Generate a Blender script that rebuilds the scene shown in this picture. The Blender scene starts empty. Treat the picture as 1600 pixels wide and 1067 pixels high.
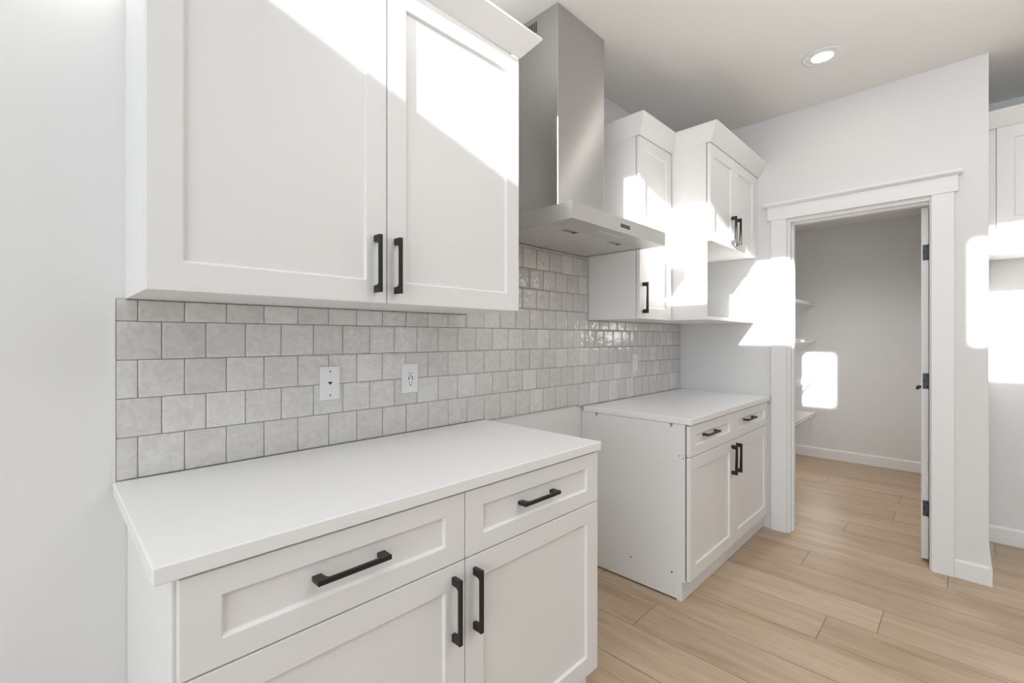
import bpy, bmesh, math, random
from mathutils import Vector, Matrix
random.seed(7)
S = bpy.context.scene
COL = S.collection

# ------------------------------------------------------------------ camera
ANG = 0.779                     # heading from +X towards +Y
cam = bpy.data.cameras.new('camera')
cam.sensor_width = 36.0
cam.lens = 717.52 / 1600 * 36.0
cam.shift_y = -6.11 / 1600
cam.clip_start = 0.02
camo = bpy.data.objects.new('camera', cam)
COL.objects.link(camo)
camo.location = (0, -1.5826, 1.2912)
camo.rotation_euler = (math.pi / 2, 0, ANG - math.pi / 2)
S.camera = camo

# ------------------------------------------------------------------ world, sun, window light, added fill lights
S.view_settings.view_transform = 'Standard'
S.view_settings.look = 'None'
S.view_settings.exposure = 0.0
S.view_settings.gamma = 1.0
S.view_settings.use_curve_mapping = False
W = bpy.data.worlds.new('world')
S.world = W
W.use_nodes = True
W.node_tree.nodes['Background'].inputs['Color'].default_value = (0.80, 0.88, 1.0, 1)
W.node_tree.nodes['Background'].inputs['Strength'].default_value = 0.15

def light(name, kind, loc, direction, energy, color=(1, 1, 1), size=None, size_y=None, angle=None):
    d = bpy.data.lights.new(name, kind)
    d.energy = energy
    d.color = color
    if kind == 'AREA':
        d.shape = 'RECTANGLE'
        d.size = size
        d.size_y = size_y
    if angle is not None:
        d.angle = angle
    o = bpy.data.objects.new(name, d)
    COL.objects.link(o)
    o.location = loc
    o.rotation_euler = Vector(direction).to_track_quat('-Z', 'Y').to_euler()
    return o

SUN_DIR = (1.0, 0.2, -0.288)
light('sun', 'SUN', (-6, -3, 5), SUN_DIR, 15.5, (1.0, 0.985, 0.965), angle=math.radians(0.55))
light('patio_door_daylight', 'AREA', (-2.72, -2.15, 1.35), (1, 0, 0), 58, (0.87, 0.94, 1.0), 2.6, 2.3)
light('patio_upward_fill', 'AREA', (-2.95, -2.15, 0.55), (1, 0, 0.75), 6, (0.92, 0.965, 1.0), 2.6, 1.2)  # added fill tilted up to lift the ceiling, imitating ground bounce
light('high_window_daylight', 'AREA', (-2.5, -2.2, 3.5), (1, 0, -0.25), 21, (0.87, 0.94, 1.0), 3.0, 1.2)
light('living_room_top_fill', 'AREA', (-0.95, -2.3, 4.4), (0, 0, -1), 24, (0.93, 0.96, 1.0), 2.8, 3.8)  # added overhead fill for counters and left wall, not a known lamp
light('kitchen_top_fill', 'AREA', (1.9, -2.9, 2.76), (0, 0, -1), 13, (0.94, 0.965, 1.0), 1.8, 1.2)  # added downward fill out of view, no known fixture
light('near_counter_fill', 'AREA', (1.15, -1.05, 2.768), (0, 0, -1), 3.4, (0.98, 0.98, 1.0), 0.18, 0.18)  # added out-of-frame fill that brightens the counter tops
light('ceiling_bounce_fill', 'AREA', (1.6, -2.3, 1.95), (0.1, 0.0, 1), 17, (0.95, 0.97, 1.0), 1.0, 1.0)  # added upward fill to brighten the ceiling, no lamp stands here
pl = light('pantry_fill_spot', 'SPOT', (4.6, -0.85, 2.44), (0, 0, -1), 60, (1.0, 0.96, 0.90))  # added fill for the pantry interior, no fixture seen
pl.data.spot_size = 2.5; pl.data.spot_blend = 1.0; pl.data.shadow_soft_size = 0.06

# ------------------------------------------------------------------ materials
def mat(name, col, rough=0.5, metal=0.0, spec=0.5, coat=0.0):
    m = bpy.data.materials.new(name)
    m.use_nodes = True
    b = m.node_tree.nodes['Principled BSDF']
    b.inputs['Base Color'].default_value = (*col, 1)
    b.inputs['Roughness'].default_value = rough
    b.inputs['Metallic'].default_value = metal
    b.inputs['Specular IOR Level'].default_value = spec
    b.inputs['Coat Weight'].default_value = coat
    return m

def nodes(m):
    return m.node_tree.nodes, m.node_tree.links, m.node_tree.nodes['Principled BSDF']

def noise_bump(m, scale, strength, dist=0.002):
    N, L, b = nodes(m)
    tc = N.new('ShaderNodeTexCoord')
    n = N.new('ShaderNodeTexNoise')
    n.inputs['Scale'].default_value = scale
    n.inputs['Detail'].default_value = 3
    bp = N.new('ShaderNodeBump')
    bp.inputs['Strength'].default_value = strength
    bp.inputs['Distance'].default_value = dist
    L.new(tc.outputs['Object'], n.inputs['Vector'])
    L.new(n.outputs['Fac'], bp.inputs['Height'])
    L.new(bp.outputs['Normal'], b.inputs['Normal'])
    return m

M = {}
M['wall'] = noise_bump(mat('wall_paint', (0.83, 0.83, 0.825), 0.55, spec=0.3), 260, 0.06)
M['ceiling'] = noise_bump(mat('ceiling_paint', (0.87, 0.855, 0.83), 0.8, spec=0.2), 220, 0.08)
M['trim'] = mat('trim_paint', (0.90, 0.90, 0.895), 0.35)
M['cab'] = noise_bump(mat('cabinet_lacquer', (0.87, 0.865, 0.85), 0.36), 400, 0.015)
M['cab_side'] = M['cab']
M['quartz'] = mat('white_quartz', (0.92, 0.917, 0.91), 0.22)
M['black'] = mat('matte_black_metal', (0.012, 0.012, 0.013), 0.42, 0.0, 0.5)
M['hinge'] = mat('dark_hinge_steel', (0.085, 0.09, 0.12), 0.45, 0.3)
M['hole'] = mat('dark_hole', (0.02, 0.02, 0.025), 0.8)
M['plate'] = mat('white_plastic', (0.86, 0.86, 0.86), 0.3)
M['screw'] = mat('screw_metal', (0.35, 0.35, 0.35), 0.4, 0.8)
M['wire'] = mat('white_coated_wire', (0.82, 0.82, 0.82), 0.4)
M['grout'] = mat('grey_grout', (0.35, 0.335, 0.315), 0.85)
M['latch'] = mat('filter_latch_metal', (0.36, 0.34, 0.30), 0.4, 0.9)
M['filter'] = mat('filter_metal', (0.66, 0.65, 0.63), 0.5, 0.6)
M['gap_shade'] = mat('gap_shade_dark', (0.06, 0.055, 0.07), 0.7)  # painted shade of the cabinet gap
M['glass'] = mat('window_glass', (1, 1, 1), 0.0)
M['concrete'] = mat('stucco', (0.45, 0.44, 0.42), 0.9)

# brushed stainless
def steel(name, col, rough, aniso, axis):
    m = mat(name, col, rough, 1.0)
    N, L, b = nodes(m)
    b.inputs['Anisotropic'].default_value = aniso
    b.inputs['Anisotropic Rotation'].default_value = 0.25
    t = N.new('ShaderNodeTangent')
    t.direction_type = 'RADIAL'
    t.axis = axis
    L.new(t.outputs['Tangent'], b.inputs['Tangent'])
    return m
M['steel'] = steel('brushed_stainless', (0.53, 0.52, 0.50), 0.36, 0.96, 'Z')
M['steel_canopy'] = steel('brushed_stainless_canopy', (0.62, 0.61, 0.59), 0.44, 0.5, 'Z')

# led
led = mat('led_lens', (1, 1, 1), 0.4)
N, L, b = nodes(led)
b.inputs['Emission Color'].default_value = (1.0, 0.95, 0.87, 1)
b.inputs['Emission Strength'].default_value = 14.0
M['led'] = led

# glazed tile: one colour attribute per tile, cloudy glaze, rippled surface
def tile_material():
    m = mat('grey_glazed_tile', (0.5, 0.5, 0.5), 0.055, spec=1.0)
    N, L, b = nodes(m)
    at = N.new('ShaderNodeAttribute'); at.attribute_name = 'tile'
    sep = N.new('ShaderNodeSeparateColor')
    L.new(at.outputs['Color'], sep.inputs['Color'])
    tc = N.new('ShaderNodeTexCoord')
    add = N.new('ShaderNodeVectorMath'); add.operation = 'ADD'
    sc = N.new('ShaderNodeVectorMath'); sc.operation = 'SCALE'; sc.inputs['Scale'].default_value = 9.0
    L.new(at.outputs['Color'], sc.inputs[0])
    L.new(tc.outputs['Object'], add.inputs[0]); L.new(sc.outputs['Vector'], add.inputs[1])
    n1 = N.new('ShaderNodeTexNoise'); n1.inputs['Scale'].default_value = 30; n1.inputs['Detail'].default_value = 8
    n1.inputs['Roughness'].default_value = 0.68; n1.inputs['Distortion'].default_value = 1.2
    L.new(add.outputs['Vector'], n1.inputs['Vector'])
    r1 = N.new('ShaderNodeValToRGB')
    r1.color_ramp.elements[0].position = 0.30; r1.color_ramp.elements[0].color = (0.66, 0.647, 0.632, 1)
    r1.color_ramp.elements[1].position = 0.62; r1.color_ramp.elements[1].color = (0.79, 0.783, 0.773, 1)
    L.new(n1.outputs['Fac'], r1.inputs['Fac'])
    mx = N.new('ShaderNodeMix'); mx.data_type = 'RGBA'; mx.blend_type = 'MULTIPLY'; mx.inputs['Factor'].default_value = 1.0
    r2 = N.new('ShaderNodeValToRGB')
    r2.color_ramp.elements[0].color = (0.90, 0.885, 0.87, 1)
    r2.color_ramp.elements[1].color = (1.04, 1.04, 1.04, 1)
    L.new(sep.outputs['Red'], r2.inputs['Fac'])
    L.new(r1.outputs['Color'], mx.inputs['A']); L.new(r2.outputs['Color'], mx.inputs['B'])
    L.new(mx.outputs['Result'], b.inputs['Base Color'])
    n2 = N.new('ShaderNodeTexNoise'); n2.inputs['Scale'].default_value = 34; n2.inputs['Detail'].default_value = 2.0
    L.new(add.outputs['Vector'], n2.inputs['Vector'])
    bp = N.new('ShaderNodeBump'); bp.inputs['Strength'].default_value = 0.6; bp.inputs['Distance'].default_value = 0.005
    L.new(n2.outputs['Fac'], bp.inputs['Height']); L.new(bp.outputs['Normal'], b.inputs['Normal'])
    return m
M['tile'] = tile_material()

def floor_material():
    m = mat('oak_plank', (0.5, 0.4, 0.28), 0.38, spec=0.4)
    N, L, b = nodes(m)
    at = N.new('ShaderNodeAttribute'); at.attribute_name = 'plank'
    sep = N.new('ShaderNodeSeparateColor'); L.new(at.outputs['Color'], sep.inputs['Color'])
    tc = N.new('ShaderNodeTexCoord')
    sc = N.new('ShaderNodeVectorMath'); sc.operation = 'SCALE'; sc.inputs['Scale'].default_value = 17.0
    L.new(at.outputs['Color'], sc.inputs[0])
    add = N.new('ShaderNodeVectorMath'); add.operation = 'ADD'
    L.new(tc.outputs['Object'], add.inputs[0]); L.new(sc.outputs['Vector'], add.inputs[1])
    mp = N.new('ShaderNodeMapping'); mp.inputs['Scale'].default_value = (8.0, 0.8, 1.0)
    L.new(add.outputs['Vector'], mp.inputs['Vector'])
    n1 = N.new('ShaderNodeTexNoise'); n1.inputs['Scale'].default_value = 1.6; n1.inputs['Detail'].default_value = 7
    n1.inputs['Roughness'].default_value = 0.6; n1.inputs['Distortion'].default_value = 0.5
    L.new(mp.outputs['Vector'], n1.inputs['Vector'])
    r1 = N.new('ShaderNodeValToRGB')
    e = r1.color_ramp.elements
    e[0].position = 0.30; e[0].color = (0.425, 0.305, 0.198, 1)
    e[1].position = 0.66; e[1].color = (0.575, 0.45, 0.325, 1)
    k = e.new(0.48); k.color = (0.515, 0.388, 0.268, 1)
    L.new(n1.outputs['Fac'], r1.inputs['Fac'])
    mp2 = N.new('ShaderNodeMapping'); mp2.inputs['Scale'].default_value = (60.0, 3.0, 1.0)
    L.new(add.outputs['Vector'], mp2.inputs['Vector'])
    n2 = N.new('ShaderNodeTexNoise'); n2.inputs['Scale'].default_value = 2.0; n2.inputs['Detail'].default_value = 4
    L.new(mp2.outputs['Vector'], n2.inputs['Vector'])
    r3 = N.new('ShaderNodeValToRGB')
    r3.color_ramp.elements[0].position = 0.30; r3.color_ramp.elements[0].color = (0.90, 0.89, 0.88, 1)
    r3.color_ramp.elements[1].position = 0.55; r3.color_ramp.elements[1].color = (1.03, 1.03, 1.03, 1)
    L.new(n2.outputs['Fac'], r3.inputs['Fac'])
    mx = N.new('ShaderNodeMix'); mx.data_type = 'RGBA'; mx.blend_type = 'MULTIPLY'; mx.inputs['Factor'].default_value = 1
    L.new(r1.outputs['Color'], mx.inputs['A']); L.new(r3.outputs['Color'], mx.inputs['B'])
    r2 = N.new('ShaderNodeValToRGB')
    r2.color_ramp.elements[0].color = (0.90, 0.89, 0.88, 1); r2.color_ramp.elements[1].color = (1.10, 1.10, 1.10, 1)
    L.new(sep.outputs['Red'], r2.inputs['Fac'])
    mx2 = N.new('ShaderNodeMix'); mx2.data_type = 'RGBA'; mx2.blend_type = 'MULTIPLY'; mx2.inputs['Factor'].default_value = 1
    L.new(mx.outputs['Result'], mx2.inputs['A']); L.new(r2.outputs['Color'], mx2.inputs['B'])
    L.new(mx2.outputs['Result'], b.inputs['Base Color'])
    return m
M['floor'] = floor_material()
M['seam'] = mat('plank_seam', (0.17, 0.115, 0.07), 0.8)

# ------------------------------------------------------------------ mesh helpers
def bx(bm, x0, x1, y0, y1, z0, z1, mi=0):
    x0, x1 = sorted((x0, x1)); y0, y1 = sorted((y0, y1)); z0, z1 = sorted((z0, z1))
    v = [bm.verts.new(p) for p in ((x0, y0, z0), (x1, y0, z0), (x1, y1, z0), (x0, y1, z0),
                                   (x0, y0, z1), (x1, y0, z1), (x1, y1, z1), (x0, y1, z1))]
    for q in ((0, 3, 2, 1), (4, 5, 6, 7), (0, 1, 5, 4), (1, 2, 6, 5), (2, 3, 7, 6), (3, 0, 4, 7)):
        f = bm.faces.new([v[i] for i in q]); f.material_index = mi

def prism(bm, poly, axis, a0, a1, mi=0):
    """extrude a 2-D polygon along an axis; poly in the two remaining axes in xyz order"""
    def P(p, a):
        if axis == 'x': return (a, p[0], p[1])
        if axis == 'y': return (p[0], a, p[1])
        return (p[0], p[1], a)
    A = [bm.verts.new(P(p, a0)) for p in poly]
    B = [bm.verts.new(P(p, a1)) for p in poly]
    n = len(poly)
    fs = [bm.faces.new(A), bm.faces.new(list(reversed(B)))]
    for i in range(n):
        fs.append(bm.faces.new((A[i], B[i], B[(i + 1) % n], A[(i + 1) % n])))
    for f in fs: f.material_index = mi

def rod(bm, p, q, r, seg=6, mi=0):
    p, q = Vector(p), Vector(q)
    d = (q - p).normalized()
    u = d.orthogonal().normalized(); w = d.cross(u)
    A, B = [], []
    for i in range(seg):
        a = 2 * math.pi * i / seg
        o = u * math.cos(a) * r + w * math.sin(a) * r
        A.append(bm.verts.new(p + o)); B.append(bm.verts.new(q + o))
    fs = [bm.faces.new(list(reversed(A))), bm.faces.new(B)]
    for i in range(seg):
        fs.append(bm.faces.new((A[i], A[(i + 1) % seg], B[(i + 1) % seg], B[i])))
    for f in fs: f.material_index = mi

def lathe(bm, prof, cx, cy, seg=48, mi=0, close=False):
    rings = []
    for r, z in prof:
        rings.append([bm.verts.new((cx + r * math.cos(2 * math.pi * i / seg), cy + r * math.sin(2 * math.pi * i / seg), z)) for i in range(seg)])
    for a, c in zip(rings, rings[1:]):
        for i in range(seg):
            f = bm.faces.new((a[i], a[(i + 1) % seg], c[(i + 1) % seg], c[i])); f.material_index = mi
    if close:
        for rg in (rings[0], rings[-1]):
            f = bm.faces.new(rg); f.material_index = mi

def mesh(name, bm, mats, parent=None, bevel=0.0, smooth=False, seg=2):
    bmesh.ops.recalc_face_normals(bm, faces=bm.faces[:])
    me = bpy.data.meshes.new(name)
    bm.to_mesh(me); bm.free()
    for m in (mats if isinstance(mats, (list, tuple)) else [mats]):
        me.materials.append(m)
    o = bpy.data.objects.new(name, me)
    COL.objects.link(o)
    if parent:
        o.parent = parent
        # parents are un-rotated Empties/meshes: keep world placement
        off = Vector((0, 0, 0)); q = parent
        while q: off += q.location; q = q.parent
        o.location = -off
    if bevel:
        b = o.modifiers.new('bevel', 'BEVEL')
        b.width = bevel; b.segments = seg; b.limit_method = 'ANGLE'; b.angle_limit = math.radians(40)
        b.harden_normals = False
    if smooth:
        for p in me.polygons: p.use_smooth = True
    return o

def new(): return bmesh.new()

def thing(name, label, cat, loc, group=None):
    o = bpy.data.objects.new(name, None)
    COL.objects.link(o)
    o.location = loc
    o.empty_display_size = 0.1
    o['label'] = label; o['category'] = cat
    if group: o['group'] = group
    return o

def tag(o, label, cat, group=None):
    o['label'] = label; o['category'] = cat
    if group: o['group'] = group
    return o

def struct(o, label=None, cat=None):
    o['kind'] = 'structure'
    if label: o['label'] = label
    if cat: o['category'] = cat
    return o

# ------------------------------------------------------------------ setting
XP = 3.447          # face of the pantry wall
XP2 = 3.562         # its other face
XF = 5.85           # far wall of the pantry
XL = -2.6           # window wall on the left
YB = -6.5           # wall behind the camera
H = 2.775           # kitchen ceiling
HG = 4.5            # high ceiling of the living room on the left
XA = 4.215          # back of the alcove at right
YE = -1.669         # end of the pantry wall

def build_floor():
    bm = new()
    col = bm.loops.layers.color.new('plank')
    bx(bm, XL, XF + 0.1, YB, 0.1, -0.05, -0.002, 1)
    for f in bm.faces:
        for l in f.loops: l[col] = (0, 0, 0, 1)
    w = 0.2335
    joints = {8: -0.519, 10: -1.126, 11: -1.308, 13: -0.914, 14: -1.517, 9: -0.16, 12: -0.42, 15: -0.75}
    g = 0.0012
    rnd = random.Random(3)
    for i in range(-15, 26):
        x0 = 1.847 + (i - 8) * w; x1 = x0 + w
        if x1 < XL or x0 > XF: continue
        L = 1.52
        y = joints.get(i, rnd.uniform(-1.5, 0))
        y = y + 3 * L
        while y > YB:
            y0 = max(y - L, YB); y1 = min(y, 0.0)
            y -= L
            if y1 <= y0: continue
            c = (rnd.random(), rnd.random(), rnd.random(), 1)
            vs = [bm.verts.new(p) for p in ((x0 + g, y0 + g, 0), (x1 - g, y0 + g, 0), (x1 - g, y1 - g, 0), (x0 + g, y1 - g, 0))]
            f = bm.faces.new(vs); f.material_index = 0
            for l in f.loops: l[col] = c
    return struct(mesh('floor', bm, [M['floor'], M['seam']]))
build_floor()

# main wall, behind cabinets
bm = new(); bx(bm, XL - 0.15, XF + 0.12, 0.0, 0.12, 0, HG); struct(mesh('wall_back', bm, M['wall']))
# pantry wall with its door opening, and the return beside the alcove
OY0, OY1, OZ = -0.748, -1.442, 2.066
bm = new()
prism(bm, [(0, 0), (0, H), (YE, H), (YE, 0), (OY1, 0), (OY1, OZ), (OY0, OZ), (OY0, 0)], 'x', XP, XP2)
bx(bm, XP2 - 0.002, XA, YE + 0.00005, YE + 0.115, 0, H - 0.0001)
struct(mesh('wall_right', bm, M['wall']))
bm = new(); bx(bm, XF, XF + 0.12, -2.4, 0, 0, H); struct(mesh('wall_pantry_far', bm, M['wall']))
bm = new(); bx(bm, XA, XA + 0.1, YB, YE + 0.1, 0, H); struct(mesh('wall_alcove', bm, M['wall']))
bm = new(); bx(bm, XA + 0.1, XF, YE, YE + 0.115, 0, H); struct(mesh('wall_pantry_side', bm, M['wall']))
# wall behind the camera, with a wide window
bm = new()
bx(bm, XL - 0.15, -1.7, YB - 0.15, YB, 0, HG); bx(bm, 2.9, XA + 0.1, YB - 0.15, YB, 0, HG)
bx(bm, -1.7, 2.9, YB - 0.15, YB, 0, 0.4); bx(bm, -1.7, 2.9, YB - 0.15, YB, 2.5, HG)
struct(mesh('wall_front', bm, M['wall']))
# window wall on the left: patio door below, two high windows above
SILL = 3.0
P1 = (-2.31, -0.55, 3.582); P2 = (-2.90, -2.82, 3.585); P3 = (-3.7, -2.925, 3.73)
D1 = (-3.45, -0.85, 0.0, 2.5)
bm = new()
x0, x1 = XL - 0.15, XL
bx(bm, x0, x1, D1[1], 0.0, 0, SILL); bx(bm, x0, x1, YB, D1[0], 0, SILL); bx(bm, x0, x1, D1[0], D1[1], D1[3], SILL)
bx(bm, x0, x1, P1[1], 0.0, SILL, HG); bx(bm, x0, x1, P2[1], P1[0], SILL, HG); bx(bm, x0, x1, P3[1], P2[0], SILL, HG); bx(bm, x0, x1, YB, P3[0], SILL, HG); bx(bm, x0, x1, P3[0], P3[1], P3[2], HG)
bx(bm, x0, x1, P1[0], P1[1], P1[2], HG); bx(bm, x0, x1, P2[0], P2[1], P2[2], HG)
struct(mesh('wall_left', bm, M['wall']))
# frames of the windows (thin, set in the outer half of the wall)
def win_frame(name, x, y0, y1, z0, z1, mull=()):
    bm = new(); t = 0.05
    bx(bm, x - 0.03, x + 0.03, y0, y0 + t, z0, z1); bx(bm, x - 0.03, x + 0.03, y1 - t, y1, z0, z1)
    bx(bm, x - 0.03, x + 0.03, y0 + t, y1 - t, z0, z0 + t); bx(bm, x - 0.03, x + 0.03, y0 + t, y1 - t, z1 - t, z1)
    for m in mull: bx(bm, x - 0.03, x + 0.03, m - t / 2, m + t / 2, z0 + t, z1 - t)
    return struct(mesh(name, bm, M['trim']))
win_frame('window_1', XL - 0.12, D1[0], D1[1], D1[2], D1[3], (-2.15,))
bm = new()
bx(bm, -1.7, 2.9, YB - 0.13, YB - 0.07, 0.4, 0.45); bx(bm, -1.7, 2.9, YB - 0.13, YB - 0.07, 2.45, 2.5)
for xm in (-1.675, 0.6, 2.875): bx(bm, xm - 0.025, xm + 0.025, YB - 0.13, YB - 0.07, 0.45, 2.45)
struct(mesh('window_2', bm, M['trim']))
# unseen wall added only to keep the low sun out of the patio door
bm = new(); bx(bm, -9.3, -9.0, -9, 3, -0.5, 4.62); struct(mesh('wall_sun_blocker', bm, M['concrete']))
# ceilings
XC = 0.75
bm = new(); bx(bm, XC, XP2, YB, 0, H, H + 0.1); bx(bm, XP2, XA + 0.1, YB, YE + 0.06, H, H + 0.1); struct(mesh('ceiling', bm, M['ceiling']))
bm = new(); bx(bm, XP2, XF, YE, 0, 2.462, 2.56); struct(mesh('ceiling', bm, M['ceiling']))
bm = new(); bx(bm, XL, XC, YB, 0, HG, HG + 0.1); struct(mesh('ceiling', bm, M['ceiling']))
bm = new(); bx(bm, XC, XC + 0.1, YB, 0, H + 0.1, HG); struct(mesh('wall_bulkhead', bm, M['wall']))

# ------------------------------------------------------------------ door casing, baseboards, door
bm = new()
cx0, cx1 = XP - 0.018, XP - 0.0005
bx(bm, cx0, cx1, -0.650, -0.741, 0, 2.077)                     # left leg
bx(bm, cx0, cx1, -1.449, -1.540, 0, 2.077)                     # right leg
bx(bm, cx0 - 0.004, cx1, -0.628, -1.556, 2.077, 2.166)         # head board
prism(bm, [(cx1, 2.166), (cx0 - 0.012, 2.166), (cx0 - 0.026, 2.176), (cx0 - 0.026, 2.190), (cx1, 2.190)], 'y', -0.608, -1.574)
struct(mesh('trim_1', bm, M['trim'], bevel=0.0015))
bm = new()                                                     # jamb and stops
bx(bm, XP - 0.001, XP2 + 0.001, -0.7475, -0.766 + 0.006, 0, OZ - 0.0005)
bx(bm, XP - 0.001, XP2 + 0.001, -1.4419, -1.4405, 0, OZ - 0.0005)
bx(bm, XP - 0.001, XP2 + 0.001, -0.760, -1.4405, OZ - 0.012, OZ - 0.0005)
bx(bm, XP2 - 0.075, XP2 - 0.038, -0.760, -0.772, 0, OZ - 0.012)
bx(bm, XP2 - 0.075, XP2 - 0.038, -0.772, -1.4405, OZ - 0.024, OZ - 0.012)
struct(mesh('trim_2', bm, M['trim'], bevel=0.0012))

def baseboard(name, poly_axis, a0, a1, face, sgn, h=0.105, t=0.014):
    bm = new()
    prof = [(face, 0.0), (face + sgn * t, 0.0), (face + sgn * t, h - 0.012), (face + sgn * (t - 0.006), h), (face, h)]
    prism(bm, prof, poly_axis, a0, a1)
    return struct(mesh(name, bm, M['trim'], bevel=0.001))
baseboard('baseboard_right', 'y', -1.5405, YE - 0.014, XP - 0.0003, -1, 0.1, 0.013)
baseboard('baseboard_right', 'x', XP - 0.013, XA - 0.0005, YE - 0.0003, -1, 0.1, 0.013)
baseboard('baseboard_alcove', 'y', YE - 0.015, -6.4, XA - 0.0003, -1)
baseboard('baseboard_pantry', 'y', -0.0005, -1.55, XF - 0.0003, -1)
baseboard('baseboard_pantry', 'x', XP2 + 0.001, XF - 0.016, -0.0003, -1)
baseboard('baseboard_back', 'x', XL + 0.01, 0.143, -0.0003, -1)

# open pantry door, hinged on the right jamb, swung into the pantry
bm = new(); bx(bm, 3.570, 4.265, -1.432, -1.400, 0.012, 2.042)
door = struct(mesh('door_1', bm, M['trim'], bevel=0.0015))
for zc in (1.783, 1.040, 0.304):
    bm = new()
    bx(bm, 3.5675, 3.5705, -1.4385, -1.4065, zc - 0.045, zc + 0.045, 0)
    rod(bm, (3.563, -1.4360, zc - 0.046), (3.563, -1.4360, zc + 0.046), 0.0045, 10, 0)
    for dy, dz in ((-1.4260, 0.034), (-1.4140, 0.0), (-1.4260, -0.034)):
        rod(bm, (3.5668, dy, zc + dz), (3.5676, dy, zc + dz), 0.004, 10, 1)
    mesh('hinge', bm, [M['hinge'], M['hole']], door)
bm = new()
rod(bm, (4.205, -1.400, 0.955), (4.205, -1.392, 0.955), 0.031, 24)
rod(bm, (4.205, -1.393, 0.955), (4.205, -1.353, 0.955), 0.010, 16)
bx(bm, 4.085, 4.217, -1.362, -1.347, 0.945, 0.965)
mesh('door_lever', bm, M['black'], door, bevel=0.002)

# ------------------------------------------------------------------ cabinet parts
def shaker(name, parent, x0, x1, z0, z1, yf, t=0.0195, stile=0.065, rail=None, inset=0.009, material=None, axis='y'):
    """door or drawer front facing -Y (axis y) or -X (axis x, then x0/x1 are y values and yf is the x of the face)"""
    if rail is None: rail = stile
    bm = new()
    sl = 0.0035
    def P(a, d, z):
        return (a, yf + d, z) if axis == 'y' else (yf + d, a, z)
    def ring(i, j, d):
        return [bm.verts.new(P(a, d, z)) for a, z in ((x0 + i, z0 + j), (x1 - i, z0 + j), (x1 - i, z1 - j), (x0 + i, z1 - j))]
    rb = ring(0, 0, t); ro = ring(0, 0, 0)
    ri = ring(stile, rail, 0); rp = ring(stile + sl, rail + sl, inset)
    bm.faces.new(rb); bm.faces.new(rp)
    for A, B in ((rb, ro), (ro, ri), (ri, rp)):
        for k in range(4):
            bm.faces.new((A[k], A[(k + 1) % 4], B[(k + 1) % 4], B[k]))
    return mesh(name, bm, material or M['cab'], parent, bevel=0.0016)

def handle(parent, cx, cz, yface, vertical=True, L=0.166, axis='y'):
    """square-footed black bar pull; the bar thins between two thick feet joined by a curve"""
    bm = new()
    out = 0.033; bar = 0.0075; foot = 0.021; w = 0.0105
    h = L / 2
    R = 0.009
    # profile in (s along the pull, d out from the door)
    prof = [(-h, 0), (-h, out), (h, out), (h, 0), (h - foot + 0.002, 0), (h - foot, out - bar - R)]
    for k in range(1, 6):
        a = k / 5 * math.pi / 2
        prof.append((h - foot - R * (1 - math.cos(a)), out - bar - R + R * math.sin(a)))
    for k in range(0, 6):
        a = k / 5 * math.pi / 2
        prof.append((-(h - foot - R * (1 - math.cos(math.pi / 2 - a))), out - bar - R + R * math.sin(math.pi / 2 - a)))
    prof.append((-(h - foot + 0.002), 0))
    def P(s, d, e):
        if axis == 'y':
            return (cx + e, yface - d, cz + s) if vertical else (cx + s, yface - d, cz + e)
        return (yface - d, cx + e, cz + s)
    A = [bm.verts.new(P(s, d, -w / 2)) for s, d in prof]
    B = [bm.verts.new(P(s, d, w / 2)) for s, d in prof]
    n = len(prof)
    # side faces: split into convex pieces via triangulation
    fa = bm.faces.new(A); fb = bm.faces.new(list(reversed(B)))
    for i in range(n):
        bm.faces.new((A[i], A[(i + 1) % n], B[(i + 1) % n], B[i]))
    bmesh.ops.triangulate(bm, faces=[fa, fb])
    return mesh('handle', bm, M['black'], parent, bevel=0.0008)

def crown(name, parent, path, z0, z1, p, lip=0.008):
    """mitred sloped crown; path = list of (x, y, nx, ny): corner point and the outward miter offset per unit projection"""
    bm = new()
    prof = [(0.0, z0), (0.004, z0), (p, z1 - lip), (p, z1), (p - 0.014, z1), (0.0, z0 + 0.02)]
    rings = []
    for (x, y, nx, ny) in path:
        rings.append([bm.verts.new((x + nx * d, y + ny * d, z)) for d, z in prof])
    n = len(prof)
    for A, B in zip(rings, rings[1:]):
        for i in range(n):
            bm.faces.new((A[i], A[(i + 1) % n], B[(i + 1) % n], B[i]))
    bm.faces.new(rings[0]); bm.faces.new(list(reversed(rings[-1])))
    return mesh(name, bm, M['cab'], parent)

YD = -0.637        # face of the base doors
YU = -0.355        # face of the left upper doors
G = 0.0018

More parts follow.
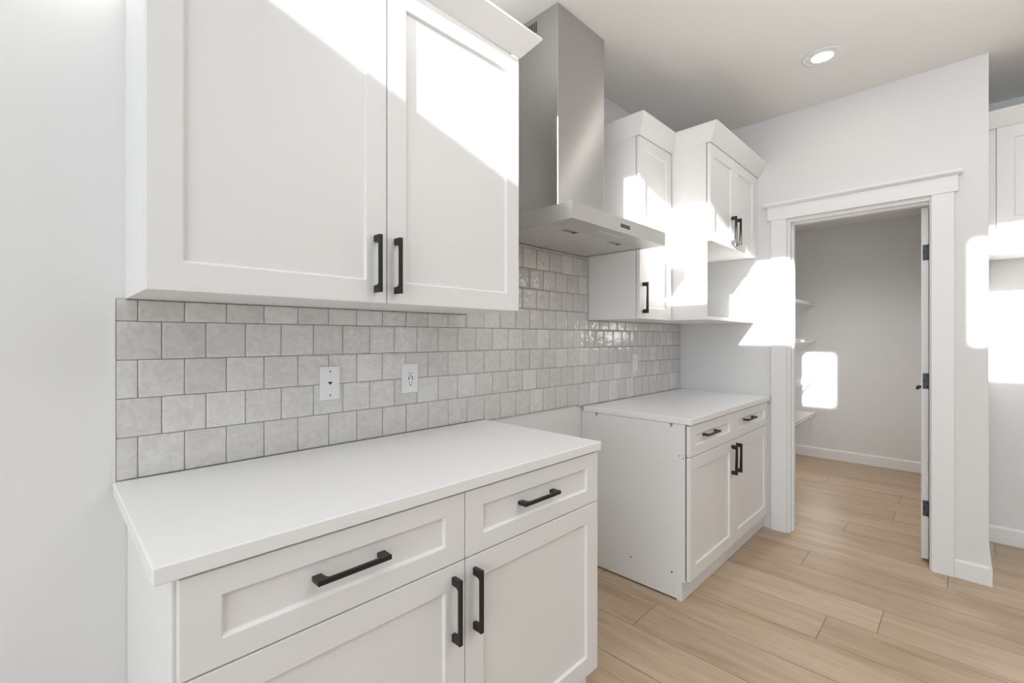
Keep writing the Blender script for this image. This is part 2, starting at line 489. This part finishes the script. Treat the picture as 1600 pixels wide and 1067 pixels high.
# ---------------- left base cabinet
def base_cabinet(label, x0, x1, xd0, xs, xd1, ztop, zgap, zb, side_toe, toe_y, hx):
    t = thing('base_cabinet', label, 'cabinet', (x0, 0, 0))
    bm = new()
    yc = YD + 0.0225
    # carcass: the side is notched for the toe space
    prof = [(-0.002, 0.008), (-0.002, ztop), (yc, ztop), (yc, zb - 0.01), (side_toe, zb - 0.01), (side_toe, 0.008)]
    prism(bm, prof, 'x', x0, x0 + 0.018)
    prism(bm, prof, 'x', x1 - 0.018, x1)
    bx(bm, x0 + 0.018, x1 - 0.018, -0.002, yc + 0.0005, zb - 0.01, ztop)
    mesh('carcass', bm, M['cab_side'], t, bevel=0.0008)
    bm = new(); bx(bm, x0 + 0.0005, x1, toe_y, side_toe - 0.0005 if False else side_toe, 0.0, zb - 0.0105)
    mesh('toe_kick', bm, M['cab'], t, bevel=0.0008)
    fronts = []
    for (a, b_) in ((xd0, xs - G), (xs + G, xd1)):
        d = shaker('drawer', t, a, b_, zgap + G, ztop - 0.004, YD, stile=0.064, rail=0.049); fronts.append(d)
    for (a, b_) in ((xd0, xs - G), (xs + G, xd1)):
        d = shaker('door', t, a, b_, zb, zgap - G, YD, stile=0.064); fronts.append(d)
    handle(fronts[0], hx[0], hx[4], YD + 0.009, False)
    handle(fronts[1], hx[1], hx[4], YD + 0.009, False)
    handle(fronts[2], hx[2], hx[5], YD, True)
    handle(fronts[3], hx[3], hx[5], YD, True)
    return t, fronts

left_base, lf = base_cabinet('white shaker base cabinet in the foreground, under the larger countertop',
                             0.150, 1.401, 0.156, 0.781, 1.398, 0.884, 0.703, 0.101, -0.56, -0.585,
                             (0.465, 1.075, 0.741, 0.813, 0.796, 0.588))
right_base, rf = base_cabinet('white shaker base cabinet beside the pantry doorway, its bare side panel showing screw holes',
                              2.177, 3.440, 2.182, 2.772, 3.397, 0.866, 0.708, 0.107, -0.571, -0.597,
                              (2.432, 3.03, 2.736, 2.809, 0.797, 0.598))
# filler strip at the pantry wall
bm = new(); bx(bm, 3.400, 3.4465, -0.625, -0.616, 0.107, 0.862); mesh('filler_strip', bm, M['cab'], right_base)
# dark strip standing in for the shade in the gap behind the right fronts
bm = new()
bx(bm, 2.1795, 2.1985, YD + 0.0202, YD + 0.0166 + 0.0065, 0.11, 0.862)
mesh('gap_shade_strip', bm, M['gap_shade'], right_base)
# drilled holes and clips on the exposed side
for (y, z, r) in ((-0.318, 0.128, 0.004), (-0.547, 0.1285, 0.0045), (-0.555, 0.030, 0.0015), (-0.555, 0.045, 0.0015), (-0.555, 0.06, 0.0015),
                  (-0.585, 0.712, 0.0025), (-0.603, 0.716, 0.002), (-0.606, 0.704, 0.002), (-0.603, 0.70, 0.002)):
    bm = new(); rod(bm, (2.1764, y, z), (2.1772, y, z), r, 10); mesh('screw_hole', bm, M['hole'], right_base)
for y in (-0.105, -0.545):
    bm = new()
    bx(bm, 2.1705, 2.1768, y - 0.006, y + 0.006, 0.860, 0.866); bx(bm, 2.174, 2.1768, y - 0.003, y + 0.003, 0.850, 0.860)
    mesh('clip', bm, M['screw'], right_base)

# ---------------- countertops
def counter(label, x0, x1, y1, z1, th=0.030):
    bm = new(); bx(bm, x0, x1, -0.0125, y1, z1 - th, z1)
    o = mesh('countertop', bm, M['quartz'], None, bevel=0.003, seg=3)
    return tag(o, label, 'countertop')
counter('large white quartz countertop in the foreground on the nearer base cabinet', 0.120, 1.410, -0.645, 0.916, 0.031)
counter('small white quartz countertop on the base cabinet next to the pantry doorway', 2.175, 3.4465, -0.646, 0.897)

# ---------------- backsplash: individually set tiles over grout
TILE_Z0, TP, TX0 = 0.9245, 0.1025, 0.1185
def backsplash():
    bm = new()
    col = bm.loops.layers.color.new('tile')
    regions = [(0.1255, 1.300, 0.9165, 1.392), (1.300, 2.222, 0.9085, 1.757), (2.222, 3.4455, 0.8975, 1.392)]
    ft, gy, g = -0.0115, -0.0088, 0.0011
    for (x0, x1, z0, z1) in regions:
        bx(bm, x0, x1, -0.0006, gy, z0, z1, 1)
    for f in bm.faces:
        for l in f.loops: l[col] = (0.5, 0.5, 0.5, 1)
    rnd = random.Random(11)
    def piece(xa, xb, za, zb):
        c = (rnd.random(), rnd.random(), rnd.random(), 1)
        tx, tz = rnd.gauss(0, 0.006), rnd.gauss(0, 0.005)
        xm, zm = (xa + xb) / 2, (za + zb) / 2
        def y(x, z): return ft + max(-0.0012, min(0.0012, tx * (x - xm) + tz * (z - zm)))
        def ring(d, dy):
            return [bm.verts.new((x, (y(x, z) + dy) if dy is not None else gy + 0.0004, z)) for x, z in
                    ((xa + g + d, za + g + d), (xb - g - d, za + g + d), (xb - g - d, zb - g - d), (xa + g + d, zb - g - d))]
        m_ = min(xb - xa, zb - za) / 2 - g
        if m_ < 0.001: return
        back, rim, edge, top = ring(0, None), ring(0, 0.0010), ring(min(0.0022, m_ * 0.4), 0.0001), ring(min(0.010, m_ * 0.8), -0.0003)
        fs = [bm.faces.new(top)]
        for A, B in ((back, rim), (rim, edge), (edge, top)):
            for k in range(4):
                fs.append(bm.faces.new((A[k], A[(k + 1) % 4], B[(k + 1) % 4], B[k])))
        for f in fs[:1] + fs[5:]: f.smooth = True
        for f in fs:
            f.material_index = 0
            for l in f.loops: l[col] = c
    for r in range(-1, 9):
        z0 = TILE_Z0 + r * TP; z1 = z0 + TP
        off = 0.0 if r % 2 else -TP / 2
        for k in range(-1, 36):
            xa = TX0 + off + k * TP * 1.008; xb = xa + TP * 1.008
            for (rx0, rx1, rz0, rz1) in ((0.1255, 3.4455, 0.9165, 1.392), (1.300, 2.222, 1.392, 1.757), (1.412, 3.4455, 0.9085, 0.9165), (2.174, 3.4455, 0.8975, 0.9085)):
                pass
            # clip to the outline: pick column limits first, then vertical ones by centre
            cxm = (max(xa, 0.1255) + min(xb, 3.4455)) / 2
            a, b_ = max(xa, 0.1255), min(xb, 3.4455)
            if b_ - a < 0.006: continue
            zt = 1.392
            zb = 0.9165 if cxm < 1.41 else (0.9085 if cxm < 2.174 else 0.8975)
            if 1.300 < b_ and a < 2.222 and z1 > 1.392:
                zt = 1.757
                if z0 >= 1.34:
                    a, b_ = max(a, 1.300), min(b_, 2.222)
                    if b_ - a < 0.004: continue
            za, zc = (zb if r == 0 else z0), min(z1, zt)
            if r < 0: continue
            if zc - za < 0.006: continue
            if za < 1.34 and zc > 1.392:      # the row that passes the cabinet bottoms
                if a < 1.300:
                    piece(a, 1.300, za, 1.392) if b_ > 1.300 else piece(a, b_, za, 1.392)
                    if b_ > 1.300: piece(1.300, b_, za, zc)
                elif b_ > 2.222:
                    if a < 2.222: piece(a, 2.222, za, zc)
                    piece(max(a, 2.222), b_, za, 1.392)
                else: piece(a, b_, za, zc)
            else:
                piece(a, b_, za, zc)
    o = mesh('backsplash', bm, [M['tile'], M['grout']])
    tag(o, 'grey glazed square tile backsplash in running bond behind both counters', 'backsplash')
    bm = new()
    bx(bm, 0.1215, 0.1253, -0.0004, -0.0125, 0.9163, 1.394)
    mesh('edge_trim', bm, M['plate'], o)
    return o
backsplash()

# ---------------- wall plates
def plate_body(parent, x0, x1, z0, z1, y=-0.0125, d=0.006):
    bm = new()
    bx(bm, x0, x1, y, y - d, z0, z1)
    return mesh('plate', bm, M['plate'], parent, bevel=0.0025, seg=3)
t = thing('phone_jack', 'white wall plate with a small phone jack, left of the power outlet', 'wall plate', (0.689, 0, 1.132))
plate_body(t, 0.654, 0.724, 1.075, 1.191)
for z in (1.174, 1.092):
    bm = new(); rod(bm, (0.689, -0.0180, z), (0.689, -0.0192, z), 0.0035, 12); mesh('screw', bm, M['screw'], t)
bm = new()
prism(bm, [(0.6825, 1.138), (0.6955, 1.138), (0.6955, 1.133), (0.692, 1.133), (0.692, 1.129), (0.686, 1.129), (0.686, 1.133), (0.6825, 1.133)], 'y', -0.0182, -0.0190)
mesh('jack_socket', bm, M['hole'], t)

t = thing('power_outlet', 'white power outlet with dark slots on the tile above the foreground counter', 'outlet', (1.011, 0, 1.13))
plate_body(t, 0.975, 1.047, 1.073, 1.188)
bm = new(); bx(bm, 0.9945, 1.0275, -0.0180, -0.0205, 1.098, 1.164); mesh('receptacle', bm, M['plate'], t, bevel=0.0012)
bm = new()
for zc in (1.150, 1.114):
    bx(bm, 1.0035, 1.0053, -0.0203, -0.0209, zc - 0.004, zc + 0.004); bx(bm, 1.0165, 1.0183, -0.0203, -0.0209, zc - 0.0035, zc + 0.0035)
    rod(bm, (1.011, -0.0203, zc - 0.0105), (1.011, -0.0209, zc - 0.0105), 0.0028, 10)
mesh('slot', bm, M['hole'], t)
for xm in (1.0035, 1.0190):
    bm = new(); bx(bm, xm - 0.0018, xm + 0.0018, -0.0203, -0.0210, 1.1245, 1.1365); mesh('usb_port', bm, M['hole'], t)
bm = new()
rod(bm, (1.011, -0.0180, 1.1785), (1.011, -0.0188, 1.1785), 0.0028, 10); mesh('screw', bm, M['plate'], t)

t = thing('light_switch', 'plain white rocker switch plate on the tile above the far counter', 'switch', (2.755, 0, 1.126))
plate_body(t, 2.719, 2.790, 1.069, 1.184)
bm = new()
prism(bm, [(-0.018, 1.093), (-0.0215, 1.093), (-0.0195, 1.1265), (-0.0225, 1.160), (-0.018, 1.160)], 'x', 2.738, 2.771)
mesh('rocker', bm, M['plate'], t, bevel=0.0008)

# ---------------- left upper cabinet
t = thing('wall_cabinet', 'large two-door white shaker wall cabinet nearest the viewer, above the foreground counter', 'cabinet', (0.146, 0, 1.393))
bm = new(); bx(bm, 0.146, 1.281, -0.0005, YU + 0.0225, 1.3935, 2.373); mesh('carcass', bm, M['cab_side'], t, bevel=0.001)
dl = shaker('door', t, 0.1465, 0.713 - G, 1.3935, 2.3655, YU, stile=0.0645)
dr = shaker('door', t, 0.713 + G, 1.281, 1.3935, 2.3655, YU, stile=0.0645)
handle(dl, 0.675, 1.506, YU); handle(dr, 0.7415, 1.506, YU)
crown('crown_molding', t, [(0.146, -0.001, -1, 0), (0.146, YU, -1, -1), (1.281, YU, 1, -1), (1.281, -0.001, 1, 0)], 2.3690, 2.448, 0.064)

# ---------------- far upper cabinets
AX0, AX1, AY = 2.229, 2.602, -0.342
BX0, BY = 2.612, -0.566
t = thing('wall_cabinet', 'narrow white wall cabinet with one door, just right of the range hood', 'cabinet', (AX0, 0, 1.393))
bm = new(); bx(bm, AX0, BX0 - 0.001, -0.0005, AY + 0.0235, 1.3935, 2.382); mesh('carcass', bm, M['cab_side'], t, bevel=0.001)
d = shaker('door', t, AX0 + 0.001, AX1, 1.3935, 2.374, AY, stile=0.060)
handle(d, 2.263, 1.506, AY)
crown('crown_molding', t, [(AX0, -0.001, -1, 0), (AX0, AY, -1, -1), (BX0, AY, -1, -1)], 2.3775, 2.474, 0.052)

t = thing('wall_cabinet', 'white wall cabinet with two short doors over an open niche', 'cabinet', (BX0, 0, 1.393))
bm = new()
ys = BY + 0.0235
bx(bm, BX0, BX0 + 0.018, -0.0005, ys, 1.3935, 2.392)                  # side panel
bx(bm, BX0 + 0.018, 3.4465, -0.0005, ys, 1.842, 2.392)               # closed upper box
bx(bm, BX0 + 0.018, 3.4465, -0.0005, -0.016, 1.412, 1.842)           # niche back
mesh('carcass', bm, M['cab_side'], t, bevel=0.001)
bm = new(); bx(bm, BX0 + 0.018, 3.4465, -0.0005, ys, 1.3935, 1.412); mesh('niche_shelf', bm, M['cab_side'], t, bevel=0.001)
xs = 3.003
d1 = shaker('door', t, BX0 + 0.001, xs - G, 1.836, 2.385, BY, stile=0.064)
d2 = shaker('door', t, xs + G, 3.396, 1.836, 2.385, BY, stile=0.064)
bm = new(); bx(bm, 3.398, 3.4465, BY + 0.004, ys - 0.0005, 1.842, 2.388); mesh('filler_strip', bm, M['cab'], t)
handle(d1, 2.937, 1.945, BY); handle(d2, 3.018, 1.945, BY)
crown('crown_molding', t, [(BX0, AY - 0.0, -1, 0), (BX0, BY, -1, -1), (3.4465, BY, 0, -1)], 2.3885, 2.478, 0.056)

# ---------------- range hood
CX0, CX1, CYF, CZ0, CZ1 = 1.430, 2.205, -0.500, 1.756, 1.823
t = thing('range_hood', 'brushed stainless chimney range hood hanging over the empty range gap', 'range hood', (1.79, 0, CZ0))
bm = new()
bx(bm, 1.587, 1.953, -0.0005, -0.301, CZ1 + 0.0005, H - 0.0008)
mesh('chimney', bm, M['steel'], t, bevel=0.0022)
bm = new()
# canopy: box with a shallow recess for the filters
x0, x1 = CX0, CX1
bx(bm, x0, x1, -0.372, CYF, CZ0, CZ1, 0)
bx(bm, x0, x0 + 0.012, -0.012, -0.372, CZ0, CZ1, 0)
bx(bm, x1 - 0.020, x1, -0.012, -0.372, CZ0, CZ1, 0)
bx(bm, x0 + 0.012, x1 - 0.020, -0.012, -0.372, CZ0 + 0.012, CZ1, 0)
bx(bm, x0 + 0.012, x1 - 0.020, -0.012, -0.022, CZ0, CZ0 + 0.012, 0)
mesh('canopy', bm, M['steel_canopy'], t)
xm = 1.797
for (a, b_, lx) in ((x0 + 0.018, xm - 0.0028, 1.622), (xm + 0.0028, x1 - 0.026, 1.982)):
    bm = new(); bx(bm, a, b_, -0.028, -0.366, CZ0 + 0.0015, CZ0 + 0.0118)
    f = mesh('grease_filter', bm, M['filter'], t, bevel=0.002)
    bm = new(); bx(bm, lx - 0.052, lx + 0.040, -0.330, -0.362, CZ0 + 0.0005, CZ0 + 0.0022, 0); bx(bm, lx + 0.008, lx + 0.036, -0.340, -0.352, CZ0 - 0.0005, CZ0 + 0.001, 1)
    mesh('latch', bm, [M['latch'], M['hole']], f)
bm = new(); bx(bm, 1.690, 1.905, -0.440, -0.450, CZ0 - 0.0012, CZ0 + 0.001, 0); mesh('light_strip', bm, M['plate'], t, bevel=0.0004)
bm = new(); bx(bm, 1.778, 1.858, CYF + 0.001, CYF - 0.0012, 1.7795, 1.7955, 0)
cp = mesh('control_panel', bm, M['hole'], t, bevel=0.0006)
for k in range(4):
    bm = new(); xx = 1.788 + k * 0.020
    rod(bm, (xx, CYF - 0.0010, 1.7875), (xx, CYF - 0.0024, 1.7875), 0.0022, 12); mesh('button', bm, M['screw'], cp)
bm = new()
for k in range(9):
    y = -0.174 + k * 0.0105
    bx(bm, 1.5862, 1.5872, y - 0.0025, y + 0.0025, 2.698, 2.749)
mesh('vent_slots', bm, M['hole'], t)

# ---------------- recessed ceiling light
LX, LY = 2.872, -1.046
t = thing('recessed_light', 'round white recessed gimbal light glowing in the ceiling', 'ceiling light', (LX, LY, H))
bm = new()
lathe(bm, [(0.060, H - 0.0005), (0.090, H - 0.0005), (0.092, H - 0.003), (0.088, H - 0.006), (0.070, H - 0.0065), (0.0675, H - 0.002), (0.060, H - 0.0005)], LX, LY)
mesh('trim_ring', bm, M['plate'], t, smooth=True)
bm = new()
lathe(bm, [(0.046, H - 0.0030), (0.050, H - 0.0075), (0.064, H - 0.0075), (0.066, H - 0.005), (0.066, H - 0.002)], LX, LY)
mesh('gimbal_ring', bm, M['plate'], t, smooth=True)
bm = new(); lathe(bm, [(0.0005, H - 0.0060), (0.047, H - 0.0060), (0.047, H - 0.002)], LX, LY)
mesh('led_lens', bm, M['led'], t)
light('recessed_light_beam', 'AREA', (LX, LY, H - 0.0085), (0, 0, -1), 0.9, (1.0, 0.94, 0.9), 0.08, 0.08)

# ---------------- pantry wire shelves
def wire_shelf(z, label):
    t = thing('wire_shelf', label, 'shelf', (4.75, -0.2, z), 'pantry wire shelves')
    xa, xb, yf, yb = 3.72, XF - 0.006, -0.415, -0.012
    bm = new()
    for k in range(85):
        x = xa + 0.01 + k * 0.0249
        if x > xb: break
        rod(bm, (x, yb, z), (x, yf, z), 0.0023, 5); rod(bm, (x, yf, z), (x, yf - 0.002, z - 0.030), 0.0023, 5)
    mesh('wire_deck', bm, M['wire'], t)
    bm = new()
    for (y, zz) in ((yf, z - 0.003), (yf - 0.002, z - 0.030), (yb, z - 0.003), (-0.21, z - 0.004)):
        rod(bm, (xa, y, zz), (xb, y, zz), 0.0032, 8)
    mesh('rail', bm, M['wire'], t)
    for xx in (XF - 0.012, 4.75, 3.80):
        bm = new(); rod(bm, (xx, yf + 0.005, z - 0.032), (xx, -0.008, z - 0.30), 0.0045, 6)
        bx(bm, xx - 0.008, xx + 0.008, -0.001, -0.010, z - 0.325, z - 0.285)
        mesh('brace', bm, M['wire'], t)
    bm = new(); bx(bm, XF - 0.0005, XF - 0.010, yf - 0.010, yf + 0.012, z - 0.036, z + 0.010); mesh('end_bracket', bm, M['plate'], t)
    return t
wire_shelf(1.668, 'topmost of the four white wire shelves inside the pantry')
wire_shelf(1.277, 'second wire shelf from the top in the pantry, seen edge-on at eye height')
wire_shelf(0.858, 'third wire shelf from the top in the pantry, crossing the sunlit square')
wire_shelf(0.480, 'lowest of the four white wire shelves inside the pantry')

# ---------------- cabinet in the alcove at right
FX = 3.650
t = thing('wall_cabinet', 'white wall cabinet in the alcove at the right edge of the photo', 'cabinet', (FX, -1.67, 1.76))
bm = new()
bx(bm, FX + 0.0205, XA - 0.0005, -1.6700, -2.70, 1.778, 2.440)
bx(bm, FX + 0.006, FX + 0.0205, -1.7030, -2.70, 1.762, 1.8765)     # valance below the doors
bx(bm, FX + 0.012, FX + 0.0205, -1.6700, -1.7030, 1.762, 2.440)    # filler beside the wall
mesh('carcass', bm, M['cab'], t, bevel=0.001)
for (a, b_) in ((-2.20 + G, -1.704), (-2.70, -2.20 - G)):
    shaker('door', t, a, b_, 1.879, 2.436, FX, stile=0.066, axis='x')
bm = new(); bx(bm, FX - 0.008, FX + 0.024, -1.670, -2.70, 1.746, 1.762); mesh('light_rail', bm, M['cab'], t, bevel=0.001)
crown('crown_molding', t, [(FX, -1.670, -1, 0), (FX, -2.70, -1, 0)], 2.4365, 2.520, 0.050)
